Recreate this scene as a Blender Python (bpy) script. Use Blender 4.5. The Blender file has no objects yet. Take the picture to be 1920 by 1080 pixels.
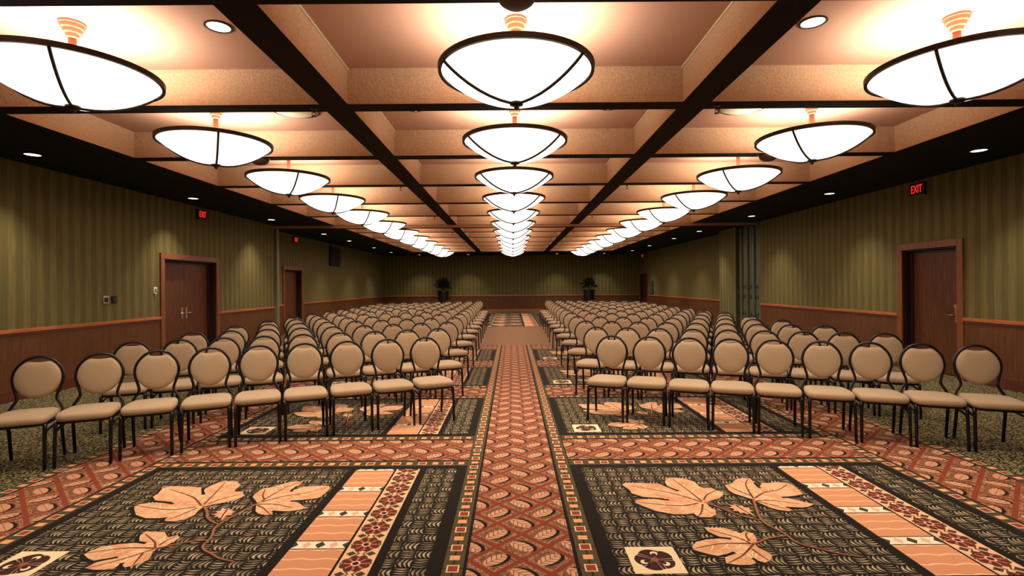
import bpy, bmesh, math, random
from mathutils import Matrix, Vector, Euler
random.seed(7)
PI = math.pi
C = bpy.context.scene.collection
SC = bpy.context.scene

# ------------------------------------------------------------------ camera, world, exposure
FPX = 970.0
cam = bpy.data.cameras.new('camera')
cam.sensor_width = 36.0
cam.lens = 36.0 * FPX / 1920.0
cam.shift_y = -5.0 / 1920.0
cam.clip_start = 0.05
cam.clip_end = 200
camo = bpy.data.objects.new('camera', cam)
C.objects.link(camo)
camo.matrix_world = Matrix.Translation((0, 0, 1.5)) @ Matrix.Rotation(PI / 2, 4, 'X') @ Matrix.Rotation(-0.0075, 4, 'Z')
SC.camera = camo

w = bpy.data.worlds.new('world')
w.use_nodes = True
w.node_tree.nodes['Background'].inputs[0].default_value = (0, 0, 0, 1)
w.node_tree.nodes['Background'].inputs[1].default_value = 0.0
SC.world = w

SC.view_settings.view_transform = 'Standard'
SC.view_settings.look = 'None'
SC.view_settings.gamma = 1.0
SC.view_settings.use_curve_mapping = False
SC.view_settings.exposure = 0.0

BOWL_STRENGTH = 1.55
INNER_STRENGTH = 18.0
DOWN_POWER = 16.0
BOWL_COLOR = (1.0, 0.89, 0.77)
SPOT_POWER = 220.0
SPOT_COLOR = (1.0, 0.80, 0.62)

# ------------------------------------------------------------------ room measures
ZS = 3.23          # soffit height
ZC = 3.57          # coffer panel height
XC = 0.045         # centre line of the coffers and of the aisle
Y_BACK = -2.9
Y_FAR = 29.5
XL, XR = -6.7, 6.9
XLF, XRF = -7.25, 7.2
PITCH = 1.95
def beam_y(k): return 4.908 + PITCH * (k - 1)
BEAM_W = 0.21

# ------------------------------------------------------------------ material helpers
def srgb(r, g, b):
    def f(c):
        c /= 255.0
        return c / 12.92 if c <= 0.04045 else ((c + 0.055) / 1.055) ** 2.4
    return (f(r), f(g), f(b), 1.0)

class V:
    """a value socket with arithmetic"""
    def __init__(self, nt, s): self.nt, self.s = nt, s
    def op(self, o, other=None, third=None):
        n = self.nt.nodes.new('ShaderNodeMath'); n.operation = o
        for i, q in enumerate((self, other, third)):
            if q is None: continue
            if isinstance(q, V): self.nt.links.new(q.s, n.inputs[i])
            else: n.inputs[i].default_value = q
        return V(self.nt, n.outputs[0])
    def const(self, c):
        n = self.nt.nodes.new('ShaderNodeValue'); n.outputs[0].default_value = c
        return V(self.nt, n.outputs[0])
    def __add__(a, b): return a.op('ADD', b)
    def __sub__(a, b): return a.op('SUBTRACT', b)
    def __mul__(a, b): return a.op('MULTIPLY', b)
    def __truediv__(a, b): return a.op('DIVIDE', b)
    def floor(a): return a.op('FLOOR')
    def frac(a): return a.op('FRACT')
    def abs(a): return a.op('ABSOLUTE')
    def sin(a): return a.op('SINE')
    def sqrt(a): return a.op('SQRT')
    def lt(a, b): return a.op('LESS_THAN', b)
    def gt(a, b): return a.op('GREATER_THAN', b)
    def max(a, b): return a.op('MAXIMUM', b)
    def min(a, b): return a.op('MINIMUM', b)
    def mod2(a): return (a * 0.5).frac() * 2.0
    def inv(a): return a.op('SUBTRACT', a) if False else a.op('MULTIPLY_ADD', -1.0, 1.0)

def new_mat(name, rough=0.8, spec=0.3):
    m = bpy.data.materials.new(name); m.use_nodes = True
    nt = m.node_tree
    b = nt.nodes['Principled BSDF']
    b.inputs['Roughness'].default_value = rough
    b.inputs['Specular IOR Level'].default_value = spec
    return m, nt, b

def mixc(nt, fac, a, b):
    n = nt.nodes.new('ShaderNodeMix'); n.data_type = 'RGBA'
    if isinstance(fac, V): nt.links.new(fac.s, n.inputs[0])
    else: n.inputs[0].default_value = fac
    for i, q in ((6, a), (7, b)):
        if isinstance(q, tuple): n.inputs[i].default_value = q
        else: nt.links.new(q, n.inputs[i])
    return n.outputs[2]

def posxyz(nt):
    g = nt.nodes.new('ShaderNodeNewGeometry'); s = nt.nodes.new('ShaderNodeSeparateXYZ')
    nt.links.new(g.outputs['Position'], s.inputs[0])
    return tuple(V(nt, s.outputs[i]) for i in range(3))

def uvxy(nt):
    g = nt.nodes.new('ShaderNodeUVMap'); g.uv_map = 'UVMap'; s = nt.nodes.new('ShaderNodeSeparateXYZ')
    nt.links.new(g.outputs[0], s.inputs[0])
    return V(nt, s.outputs[0]), V(nt, s.outputs[1])

def noise(nt, scale, detail=2.0, rough=0.5, vec=None, stretch=None):
    n = nt.nodes.new('ShaderNodeTexNoise'); n.inputs['Scale'].default_value = scale
    n.inputs['Detail'].default_value = detail; n.inputs['Roughness'].default_value = rough
    if vec is None:
        g = nt.nodes.new('ShaderNodeNewGeometry'); vec = g.outputs['Position']
    if stretch:
        mp = nt.nodes.new('ShaderNodeMapping'); mp.inputs['Scale'].default_value = stretch
        nt.links.new(vec, mp.inputs[0]); vec = mp.outputs[0]
    nt.links.new(vec, n.inputs['Vector'])
    return V(nt, n.outputs['Fac'])

def bump(nt, b, h, strength=0.3, dist=0.01):
    n = nt.nodes.new('ShaderNodeBump'); n.inputs['Strength'].default_value = strength
    n.inputs['Distance'].default_value = dist
    nt.links.new(h.s, n.inputs['Height']); nt.links.new(n.outputs[0], b.inputs['Normal'])

def objvec(nt):
    t = nt.nodes.new('ShaderNodeTexCoord'); return t.outputs['Object']

def setc(nt, b, sock):
    if isinstance(sock, tuple): b.inputs['Base Color'].default_value = sock
    else: nt.links.new(sock, b.inputs['Base Color'])

M = {}
# plain ones
def plain(name, col, rough=0.6, spec=0.3, metal=0.0):
    m, nt, b = new_mat(name, rough, spec); setc(nt, b, col); b.inputs['Metallic'].default_value = metal
    M[name] = m; return m
def grained(name, c1, c2, scale, stretch, rough=0.4, spec=0.4, obj=False):
    m, nt, b = new_mat(name, rough, spec)
    f = noise(nt, scale, 4.0, 0.6, objvec(nt) if obj else None, stretch)
    setc(nt, b, mixc(nt, ((f - 0.35) * 3.2).max(0.0).min(1.0), c1, c2)); M[name] = m; return m

plain('black_metal', srgb(26, 24, 24), 0.34, 0.5, 0.35)
plain('bronze', srgb(52, 40, 30), 0.45, 0.4, 0.3)
plain('copper', srgb(138, 82, 56), 0.5, 0.3, 0.1)
plain('brass', srgb(196, 160, 92), 0.3, 0.5, 0.9)
plain('chrome', srgb(205, 200, 190), 0.25, 0.6, 0.9)
plain('white_plastic', srgb(225, 220, 205), 0.5)
plain('black_plastic', srgb(18, 18, 18), 0.5)
plain('speaker_brown', srgb(86, 72, 58), 0.6)
plain('speaker_pale', srgb(214, 200, 170), 0.6)
plain('trim_grey', srgb(122, 118, 92), 0.5)
plain('planter_black', srgb(16, 15, 15), 0.35, 0.5)
plain('panel_gap', srgb(20, 24, 20), 0.7)
plain('soil', srgb(36, 26, 18), 0.9)

# chair fabric
m, nt, b = new_mat('chair_fabric', 0.85, 0.2)
f = noise(nt, 420.0, 2.0, 0.6, objvec(nt))
setc(nt, b, mixc(nt, f, srgb(146, 124, 94), srgb(186, 162, 128)))
bump(nt, b, f, 0.25, 0.002)
b.inputs['Sheen Weight'].default_value = 0.25
M['chair_fabric'] = m

# foliage
m, nt, b = new_mat('leaf_green', 0.45, 0.4)
f = noise(nt, 12.0, 2.0)
setc(nt, b, mixc(nt, f, srgb(10, 16, 9), srgb(30, 40, 22))); M['leaf_green'] = m

# wallpaper: vertical two-tone stripe
def wallpaper(name, axis):
    m, nt, b = new_mat(name, 0.75, 0.2)
    p = posxyz(nt)[axis]
    s = ((p / 0.21).frac() - 0.5).abs() * 2.0
    s = ((s - 0.42) * 6.0).max(0.0).min(1.0)
    thin = noise(nt, 30.0, 3.0, 0.6, None, (1, 1, 0.06))
    fine = noise(nt, 160.0, 2.0, 0.7)
    c = mixc(nt, s, srgb(90, 86, 49), srgb(109, 103, 62))
    c = mixc(nt, ((thin - 0.4) * 2.0).max(0.0).min(0.35), c, srgb(74, 66, 36))
    c = mixc(nt, ((fine - 0.5) * 2.0).max(0.0).min(0.4), c, srgb(132, 112, 72))
    setc(nt, b, c); M[name] = m
wallpaper('wallpaper_y', 1); wallpaper('wallpaper_x', 0)

grained('wainscot_wood', srgb(78, 46, 22), srgb(98, 60, 28), 6.0, (4, 4, 0.5), 0.5, 0.3)
grained('rail_wood', srgb(150, 82, 42), srgb(176, 102, 54), 8.0, (3, 0.4, 3), 0.42, 0.4)
grained('casing_wood', srgb(106, 60, 30), srgb(128, 76, 40), 8.0, (4, 4, 0.5), 0.45, 0.35)
grained('base_wood', srgb(74, 36, 20), srgb(96, 48, 26), 8.0, (3, 0.4, 3), 0.5, 0.3)
grained('door_wood', srgb(70, 39, 19), srgb(96, 54, 26), 7.0, (5, 5, 0.45), 0.5, 0.25)
plain('door_stop', srgb(46, 28, 30), 0.5)

# stucco of the ceiling
def stucco(name, c1, c2, bs):
    m, nt, b = new_mat(name, 0.9, 0.1)
    f = noise(nt, 52.0, 3.0, 0.65)
    setc(nt, b, mixc(nt, f, c1, c2)); bump(nt, b, f, bs, 0.012); M[name] = m
stucco('coffer_stucco', srgb(170, 134, 102), srgb(224, 190, 154), 1.0)
stucco('coffer_smooth', srgb(178, 136, 112), srgb(188, 146, 122), 0.06)
stucco('soffit_dark', srgb(30, 26, 22), srgb(48, 42, 34), 0.5)  # dark beam undersides, deepened in colour to carry shade and contrast
stucco('side_soffit', srgb(30, 31, 32), srgb(40, 40, 40), 0.2)
stucco('header_paint', srgb(176, 138, 112), srgb(188, 150, 122), 0.1)

# lights
def emis(name, col, st):
    m = bpy.data.materials.new(name); m.use_nodes = True; nt = m.node_tree
    nt.nodes.clear(); e = nt.nodes.new('ShaderNodeEmission'); o = nt.nodes.new('ShaderNodeOutputMaterial')
    e.inputs[0].default_value = (*col[:3], 1); e.inputs[1].default_value = st
    nt.links.new(e.outputs[0], o.inputs[0]); M[name] = m
emis('bowl_glow', BOWL_COLOR, BOWL_STRENGTH)
emis('inner_glow', BOWL_COLOR, INNER_STRENGTH)
emis('downlight_glow', (1.0, 0.9, 0.75), 5.0)
emis('exit_red', (1.0, 0.03, 0.02), 1.1)

# partition panels
m, nt, b = new_mat('partition_green', 0.45, 0.4)
f = noise(nt, 20.0, 3.0, 0.6, None, (1, 1, 0.1))
setc(nt, b, mixc(nt, f, srgb(76, 86, 66), srgb(98, 106, 82))); M['partition_green'] = m

# ---- carpet prints (flat woven colours only)
CREAM = srgb(214, 182, 134); SALMON = srgb(222, 158, 112); RED = srgb(128, 58, 38); OLIVE = srgb(78, 70, 46)
BLACK = srgb(20, 17, 14); DGREEN = srgb(42, 44, 28)
def carpet_mat(name):
    m, nt, b = new_mat(name, 0.95, 0.1); M[name] = m
    b.inputs['Sheen Weight'].default_value = 0.08; b.inputs['Sheen Roughness'].default_value = 0.45
    b.inputs['Sheen Tint'].default_value = (1.0, 0.82, 0.66, 1)
    return m, nt, b
def pile(nt, b, sock, amt=0.22):
    f = noise(nt, 500.0, 2.0, 0.7)
    g = noise(nt, 60.0, 2.0, 0.6)
    c = mixc(nt, (f - 0.35).max(0.0).min(1.0) * amt * 2.0, sock, BLACK)
    setc(nt, b, c)
    bump(nt, b, f, 0.3, 0.003)
# plain pile colours
for nm, col in (('carpet_black', BLACK), ('carpet_salmon', SALMON), ('carpet_stem', srgb(154, 98, 66)), ('carpet_vein', srgb(108, 64, 38)), ('carpet_pale', srgb(244, 212, 168))):
    m, nt, b = carpet_mat(nm); n0 = nt.nodes.new('ShaderNodeRGB'); n0.outputs[0].default_value = col
    pile(nt, b, n0.outputs[0], 0.12)
# leaf body
m, nt, b = carpet_mat('carpet_leaf')
f = noise(nt, 9.0, 3.0, 0.5)
c = mixc(nt, ((f - 0.35) * 2.5).max(0.0).min(1.0), srgb(206, 148, 106), srgb(226, 184, 142))
g = noise(nt, 16.0, 0.0, 0.5)
c = mixc(nt, (g - 0.5).abs().lt(0.012) * 0.6, c, srgb(244, 214, 170))
pile(nt, b, c, 0.1)
# basket weave
def weave(name, cell, dark, light, dark2):
    m, nt, b = carpet_mat(name)
    x, y, z = posxyz(nt)
    wob = noise(nt, 7.0, 1.0)
    x = x + (wob - 0.5) * 0.03; y = y + (wob - 0.5) * 0.03
    a = x / cell; q = y / cell
    par = (a.floor() + q.floor()).mod2().gt(0.5)
    ax = a.frac(); qy = q.frac()
    along = ax + (qy - ax) * par
    across = qy + (ax - qy) * par
    bulge = (along * PI).sin()
    t = across + bulge * (par * 0.16 + 0.10) - 0.08
    s = ((t * (par * -0.5 + 4.0)).frac() - 0.5).abs() * 2.0
    width = bulge * (par * 0.14 + 0.54) - 0.13
    on = s.lt(width)
    halo = s.lt(width + 0.30).inv()
    var = noise(nt, 13.0, 2.0, 0.6)
    lc = mixc(nt, ((var - 0.35) * 3.0).max(0.0).min(1.0), dark2, light)
    edge = (across - 0.5).abs().gt(0.46).max((along - 0.5).abs().gt(0.46))
    c = mixc(nt, halo * 0.8, dark, BLACK)
    c = mixc(nt, on, c, lc)
    c = mixc(nt, edge * 0.85, c, BLACK)
    pile(nt, b, c, 0.25)
weave('carpet_weave', 0.092, srgb(36, 38, 27), srgb(202, 180, 140), srgb(112, 102, 72))
# speckle of the outer carpet
m, nt, b = carpet_mat('carpet_speckle')
f = noise(nt, 58.0, 1.0, 0.4)
c = mixc(nt, ((f - 0.50) * 14.0).max(0.0).min(1.0), srgb(30, 34, 22), srgb(146, 136, 92))
c = mixc(nt, (f - 0.43).lt(0.0), c, srgb(14, 15, 11))
pile(nt, b, c, 0.15)
# plain brown crossing carpet
m, nt, b = carpet_mat('carpet_brown')
f = noise(nt, 40.0, 2.0, 0.6, None, (2.0, 0.5, 1))
c = mixc(nt, ((f - 0.35) * 3.0).max(0.0).min(1.0), srgb(110, 84, 60), srgb(158, 122, 90))
pile(nt, b, c, 0.2)
# red lattice with little leaves
m, nt, b = carpet_mat('carpet_lattice')
x, y, z = posxyz(nt)
W, Hh = 0.297, 0.290
px = (x - XC) / W; py = (y - 2.98) / Hh
a = px + py + 0.5; q = px - py + 0.5
fa = a.floor(); fq = q.floor()
par = (fa + fq).mod2().gt(0.5)
la = a.frac() - 0.5; lq = q.frac() - 0.5
line = la.abs().max(lq.abs()).gt(0.425)
dx = (la + lq) * (0.5 * W); dy = (la - lq) * (0.5 * Hh)
sg = par * 2.0 - 1.0            # -1: leans one way, +1: the other
co, si = math.cos(math.radians(40)), math.sin(math.radians(40))
A_ = dx * co + dy * sg * si
B_ = dy * co - dx * sg * si
wr = noise(nt, 60.0, 1.0)
ell = ((A_ / 0.078) * (A_ / 0.078) + (B_ / 0.042) * (B_ / 0.042))
Bs = B_ + sg * 0.015
As = A_ - 0.010
ell2 = ((As / 0.082) * (As / 0.082) + (Bs / 0.046) * (Bs / 0.046))
streak = noise(nt, 70.0, 2.0, 0.6, None, (1, 2.5, 1))
bg = mixc(nt, ((streak - 0.42) * 6.0).max(0.0).min(1.0), srgb(80, 58, 36), srgb(152, 104, 74))
ring = (la.abs().max(lq.abs())).gt(0.33) * streak.gt(0.5)
bg = mixc(nt, ring * 0.6, bg, srgb(196, 142, 104))
c = mixc(nt, line, bg, RED)
c = mixc(nt, ell2.lt(1.0), c, BLACK)
vein = ((A_ - B_.abs() * 0.8) * 180.0).sin().gt(0.72).max(B_.abs().lt(0.0022))
lf = mixc(nt, vein * 0.75, srgb(210, 158, 122), srgb(80, 46, 30))
c = mixc(nt, ell.lt(1.0), c, lf)
pile(nt, b, c, 0.15)
# olive strip with squares  (u along, v across)
m, nt, b = carpet_mat('carpet_strip')
u, v = uvxy(nt)
t = ((u / 0.22).frac() - 0.5) * 0.22
t2 = ((u / 0.22 + 0.5).frac() - 0.5) * 0.22
av = v.abs()
sq = t.abs().lt(0.036) * av.lt(0.034)
sqi = t.abs().lt(0.028) * av.lt(0.026)
sm = t2.abs().lt(0.024) * av.lt(0.028)
ln = av.lt(0.004).max(t.abs().lt(0.0035))
c = mixc(nt, ln, OLIVE, BLACK)
c = mixc(nt, sq, c, srgb(232, 196, 146))
c = mixc(nt, sqi, c, srgb(142, 60, 40))
c = mixc(nt, sm, c, srgb(226, 160, 108))
pile(nt, b, c, 0.12)
# salmon ladder (u across 0..0.315, v along)
m, nt, b = carpet_mat('carpet_ladder')
u, v = uvxy(nt)
t = (((v - 0.1545) / 0.415).frac() - 0.5) * 0.415
at = t.abs()
wavy = ((v + (u * 44.0).sin() * 0.006) / 0.1).frac().lt(0.11)
c = mixc(nt, wavy, srgb(206, 144, 102), srgb(236, 194, 148))
bar = at.lt(0.052)
du = ((u / 0.1575 + 0.5).frac() - 0.5).abs() * 0.1575
dia = (du / 0.030 + at / 0.040).lt(1.0)
du2 = ((u / 0.1575).frac() - 0.5).abs() * 0.1575
dia2 = (du2 / 0.026 + at / 0.040).lt(1.0)
bc = mixc(nt, dia2, srgb(240, 224, 194), srgb(222, 176, 140))
bc = mixc(nt, dia, bc, srgb(64, 60, 38))
bc = mixc(nt, at.gt(0.042), bc, srgb(50, 28, 18))
c = mixc(nt, bar, c, bc)
pile(nt, b, c, 0.1)
# flower border (u across centred, v along)
m, nt, b = carpet_mat('carpet_floral')
u, v = uvxy(nt)
P2 = 0.2075
t = (((v - 0.0525) / P2).frac() - 0.5) * P2
r = (u * u + t * t).sqrt()
th = t.op('ARCTAN2', u)
pet = (th * 4.0).sin().abs()
fl = r.lt(pet * 0.020 + 0.058)
out = r.lt(pet * 0.018 + 0.070)
t3 = ((((v - 0.0525) / P2) + 0.5).frac() - 0.5) * P2
cd = ((u.abs() - 0.055).abs() / 0.030 + t3.abs() / 0.026).lt(1.0)
c = mixc(nt, cd, srgb(228, 184, 142), srgb(70, 60, 38))
s_line = (u.abs() - t3.abs() * 0.7 - 0.012).abs().lt(0.006)
c = mixc(nt, s_line, c, srgb(104, 80, 46))
c = mixc(nt, out, c, srgb(84, 64, 38))
pr = ((r - 0.052) / 0.026)
petal = (pr * pr + ((pet - 1.0) / 0.55) * ((pet - 1.0) / 0.55)).lt(1.0)
c = mixc(nt, fl, c, srgb(178, 112, 84))
c = mixc(nt, fl * petal, c, srgb(96, 34, 24))
c = mixc(nt, r.lt(0.026), c, srgb(226, 190, 166))
c = mixc(nt, r.lt(0.017), c, srgb(44, 22, 24))
pile(nt, b, c, 0.12)
# medallion (u, v centred)
m, nt, b = carpet_mat('carpet_medallion')
u, v = uvxy(nt)
r = (u * u + v * v).sqrt()
th = v.op('ARCTAN2', u)
pt = (th * 2.5).sin().abs()
disk = r.lt(pt * 0.012 + 0.098)
c = mixc(nt, pt.gt(0.72), srgb(34, 30, 44), srgb(64, 34, 24))
c = mixc(nt, (pt - 0.40 + r * 1.2).abs().lt(0.07), c, srgb(206, 146, 112))
c = mixc(nt, r.lt(0.022), c, srgb(150, 84, 58))
for ang in (80, 200, 320):
    cx, cy = 0.066 * math.cos(math.radians(ang)), 0.066 * math.sin(math.radians(ang))
    rr = ((u - cx) * (u - cx) + (v - cy) * (v - cy)).sqrt()
    r2 = ((u - cx * 0.82) * (u - cx * 0.82) + (v - cy * 0.82) * (v - cy * 0.82)).sqrt()
    c = mixc(nt, rr.lt(0.030), c, srgb(48, 30, 24))
    c = mixc(nt, rr.lt(0.021) * r2.gt(0.013), c, srgb(240, 216, 176))
c = mixc(nt, disk, srgb(238, 214, 170), c)
pile(nt, b, c, 0.1)

# ------------------------------------------------------------------ mesh helpers
def mesh_obj(name, verts, faces, mat=None, parent=None, smooth=False, mats=None, fmat=None):
    me = bpy.data.meshes.new(name); me.from_pydata([tuple(v) for v in verts], [], faces)
    if mats:
        for q in mats: me.materials.append(M[q])
        if fmat:
            for p, i in zip(me.polygons, fmat): p.material_index = i
    elif mat: me.materials.append(M[mat])
    if smooth:
        for p in me.polygons: p.use_smooth = True
    me.update()
    o = bpy.data.objects.new(name, me); C.objects.link(o)
    if parent: o.parent = parent
    return o

class MB:
    def __init__(s): s.v, s.f, s.m = [], [], []
    def box(s, x0, x1, y0, y1, z0, z1, mi=0, bottom=None):
        n = len(s.v)
        s.v += [(x0, y0, z0), (x1, y0, z0), (x1, y1, z0), (x0, y1, z0), (x0, y0, z1), (x1, y0, z1), (x1, y1, z1), (x0, y1, z1)]
        s.f += [(n, n+3, n+2, n+1), (n+4, n+5, n+6, n+7), (n, n+1, n+5, n+4), (n+1, n+2, n+6, n+5), (n+2, n+3, n+7, n+6), (n+3, n, n+4, n+7)]
        s.m += [bottom if bottom is not None else mi] + [mi] * 5
        return s
    def quad(s, pts, mi=0):
        n = len(s.v); s.v += list(pts); s.f.append(tuple(range(n, n + len(pts)))); s.m.append(mi); return s
    def lathe(s, prof, seg=24, mi=0, c=(0, 0, 0), cap=True):
        n = len(s.v)
        for r, z in prof:
            for i in range(seg):
                a = 2 * PI * i / seg
                s.v.append((c[0] + r * math.cos(a), c[1] + r * math.sin(a), c[2] + z))
        for j in range(len(prof) - 1):
            for i in range(seg):
                k = (i + 1) % seg
                s.f.append((n + j*seg + i, n + j*seg + k, n + (j+1)*seg + k, n + (j+1)*seg + i)); s.m.append(mi)
        if cap:
            s.f.append(tuple(n + i for i in reversed(range(seg)))); s.m.append(mi)
            s.f.append(tuple(n + (len(prof)-1)*seg + i for i in range(seg))); s.m.append(mi)
        return s
    def tube(s, pts, rad, seg=8, mi=0, closed=False):
        pts = [Vector(p) for p in pts]; n = len(s.v); N = len(pts)
        rads = rad if isinstance(rad, (list, tuple)) else [rad] * N
        up = None
        for i, p in enumerate(pts):
            if closed: t = pts[(i+1) % N] - pts[i-1]
            else: t = pts[min(i+1, N-1)] - pts[max(i-1, 0)]
            t.normalize()
            if up is None:
                up = Vector((0, 0, 1)) if abs(t.z) < 0.9 else Vector((0, 1, 0))
            a = t.cross(up)
            if a.length < 1e-5: a = t.orthogonal()
            a.normalize(); bb = a.cross(t).normalized(); up = bb
            for k in range(seg):
                an = 2 * PI * k / seg
                s.v.append(tuple(p + (a * math.cos(an) + bb * math.sin(an)) * rads[i]))
        for i in range(N if closed else N - 1):
            j = (i + 1) % N
            for k in range(seg):
                l = (k + 1) % seg
                s.f.append((n + i*seg + k, n + i*seg + l, n + j*seg + l, n + j*seg + k)); s.m.append(mi)
        if not closed:
            s.f.append(tuple(n + k for k in reversed(range(seg)))); s.m.append(mi)
            s.f.append(tuple(n + (N-1)*seg + k for k in range(seg))); s.m.append(mi)
        return s
    def build(s, name, mats, parent=None, smooth=False):
        if isinstance(mats, str): mats = [mats]
        return mesh_obj(name, s.v, s.f, None, parent, smooth, mats, s.m)

def spline(ctrl, n=6):
    p = [Vector(c) for c in ctrl]; out = []
    for i in range(len(p) - 1):
        p0 = p[max(i-1, 0)]; p1 = p[i]; p2 = p[i+1]; p3 = p[min(i+2, len(p)-1)]
        for k in range(n):
            t = k / n
            out.append(0.5 * ((2*p1) + (p2-p0)*t + (2*p0-5*p1+4*p2-p3)*t*t + (3*p1-p0-3*p2+p3)*t**3))
    out.append(p[-1]); return out

def shade_auto(o, deg=40):
    me = o.data
    for p in me.polygons: p.use_smooth = True
    bm = bmesh.new(); bm.from_mesh(me)
    for e in bm.edges:
        if len(e.link_faces) == 2 and e.calc_face_angle(0) > math.radians(deg): e.smooth = False
    bm.to_mesh(me); bm.free()
    return o

def bevel_mesh(o, w=0.004, seg=2):
    bm = bmesh.new(); bm.from_mesh(o.data)
    bmesh.ops.bevel(bm, geom=bm.edges[:], offset=w, segments=seg, affect='EDGES', profile=0.6)
    bm.to_mesh(o.data); bm.free(); return o

def tag(o, label, cat, group=None, kind=None):
    if label: o['label'] = label
    if cat: o['category'] = cat
    if group: o['group'] = group
    if kind: o['kind'] = kind
    return o
def struct(o, label, cat):
    return tag(o, label, cat, None, 'structure')
def thing(name, loc=(0, 0, 0), rz=0.0):
    o = bpy.data.objects.new(name, None); C.objects.link(o)
    o.location = loc; o.rotation_euler = (0, 0, rz); o.empty_display_size = 0.1
    return o
def dup(root):
    r = root.copy(); C.objects.link(r)
    def rec(src, dst):
        for ch in list(src.children):
            c = ch.copy()
            C.objects.link(c); c.parent = dst; rec(ch, c)
    rec(root, r)
    return r
ORD = ['', 'first', 'second', 'third', 'fourth', 'fifth', 'sixth', 'seventh', 'eighth', 'ninth', 'tenth', 'eleventh', 'twelfth', 'thirteenth', 'fourteenth']

# ================================================================== FLOOR AND CARPET
floor = MB().box(-8.0, 8.0, Y_BACK - 0.3, Y_FAR + 0.3, -0.20, -0.005).build('floor', 'carpet_speckle')
struct(floor, 'patterned hotel carpet with dark green speckle along the walls', 'carpet')

def flat(name, rects, mat, z, parent):
    """rects: (x0,x1,y0,y1,along) ; UV in metres, u along the strip unless mode says otherwise"""
    me_v, me_f, uvs = [], [], []
    for (x0, x1, y0, y1, mode) in rects:
        n = len(me_v)
        me_v += [(x0, y0, z), (x1, y0, z), (x1, y1, z), (x0, y1, z)]
        me_f.append((n, n+1, n+2, n+3))
        cx, cy = (x0+x1)/2, (y0+y1)/2
        if mode == 'y': uvs += [(y0, x0-cx), (y0, x1-cx), (y1, x1-cx), (y1, x0-cx)]
        elif mode == 'x': uvs += [(x0, y0-cy), (x1, y0-cy), (x1, y1-cy), (x0, y1-cy)]
        elif mode == 'ladder': uvs += [(0, 0), (x1-x0, 0), (x1-x0, y1-y0), (0, y1-y0)]
        elif mode == 'floral': uvs += [(x0-cx, 0), (x1-cx, 0), (x1-cx, y1-y0), (x0-cx, y1-y0)]
        else: uvs += [(x0-cx, y0-cy), (x1-cx, y0-cy), (x1-cx, y1-cy), (x0-cx, y1-cy)]
    o = mesh_obj(name, me_v, me_f, mat, parent)
    uvl = o.data.uv_layers.new(name='UVMap')
    for i, uv in enumerate(uvs): uvl.data[i].uv = uv
    return o

PL0, PL1 = -2.97, -0.385      # left panels
PR0, PR1 = 0.475, 3.06        # right panels
PW = 2.585
PLEN, PPER, PY0 = 1.74, 2.60, 2.58
Y_A, Y_B = -2.3, 13.0
flat('carpet_band', [(-3.80, 3.92, Y_A, Y_B, 'c')], 'carpet_black', -0.0045, floor)
SX = [(-3.70, -3.085), (3.175, 3.80)]
flat('carpet_lattice_band', [(SX[0][0], SX[0][1], Y_A, Y_B, 'c')], 'carpet_lattice', -0.004, floor)
flat('carpet_lattice_band', [(SX[1][0], SX[1][1], Y_A, Y_B, 'c')], 'carpet_lattice', -0.004, floor)
flat('carpet_aisle_runner', [(-0.2535, 0.331, Y_A, Y_B, 'c')], 'carpet_lattice', -0.004, floor)
for (x0, x1) in ((-0.382, -0.272), (0.352, 0.466), (-3.068, -2.972), (3.062, 3.158), (-3.798, -3.715), (3.815, 3.918)):
    flat('carpet_square_strip', [(x0, x1, Y_A, Y_B, 'y')], 'carpet_strip', -0.004, floor)
for k in range(-1, 5):
    yb = PY0 + PPER * k - (PPER - PLEN)      # band in front of panel k
    for (x0, x1) in ((PL0 - 0.0, PL1), (PR0, PR1)):
        flat('carpet_cross_band', [(x0, x1, yb + 0.145, yb + 0.715, 'c')], 'carpet_lattice', -0.0035, floor)
        for (s0, s1) in ((yb + 0.005, yb + 0.122), (yb + 0.738, yb + 0.855)):
            flat('carpet_square_strip', [(x0, x1, s0, s1, 'x')], 'carpet_strip', -0.0035, floor)

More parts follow.
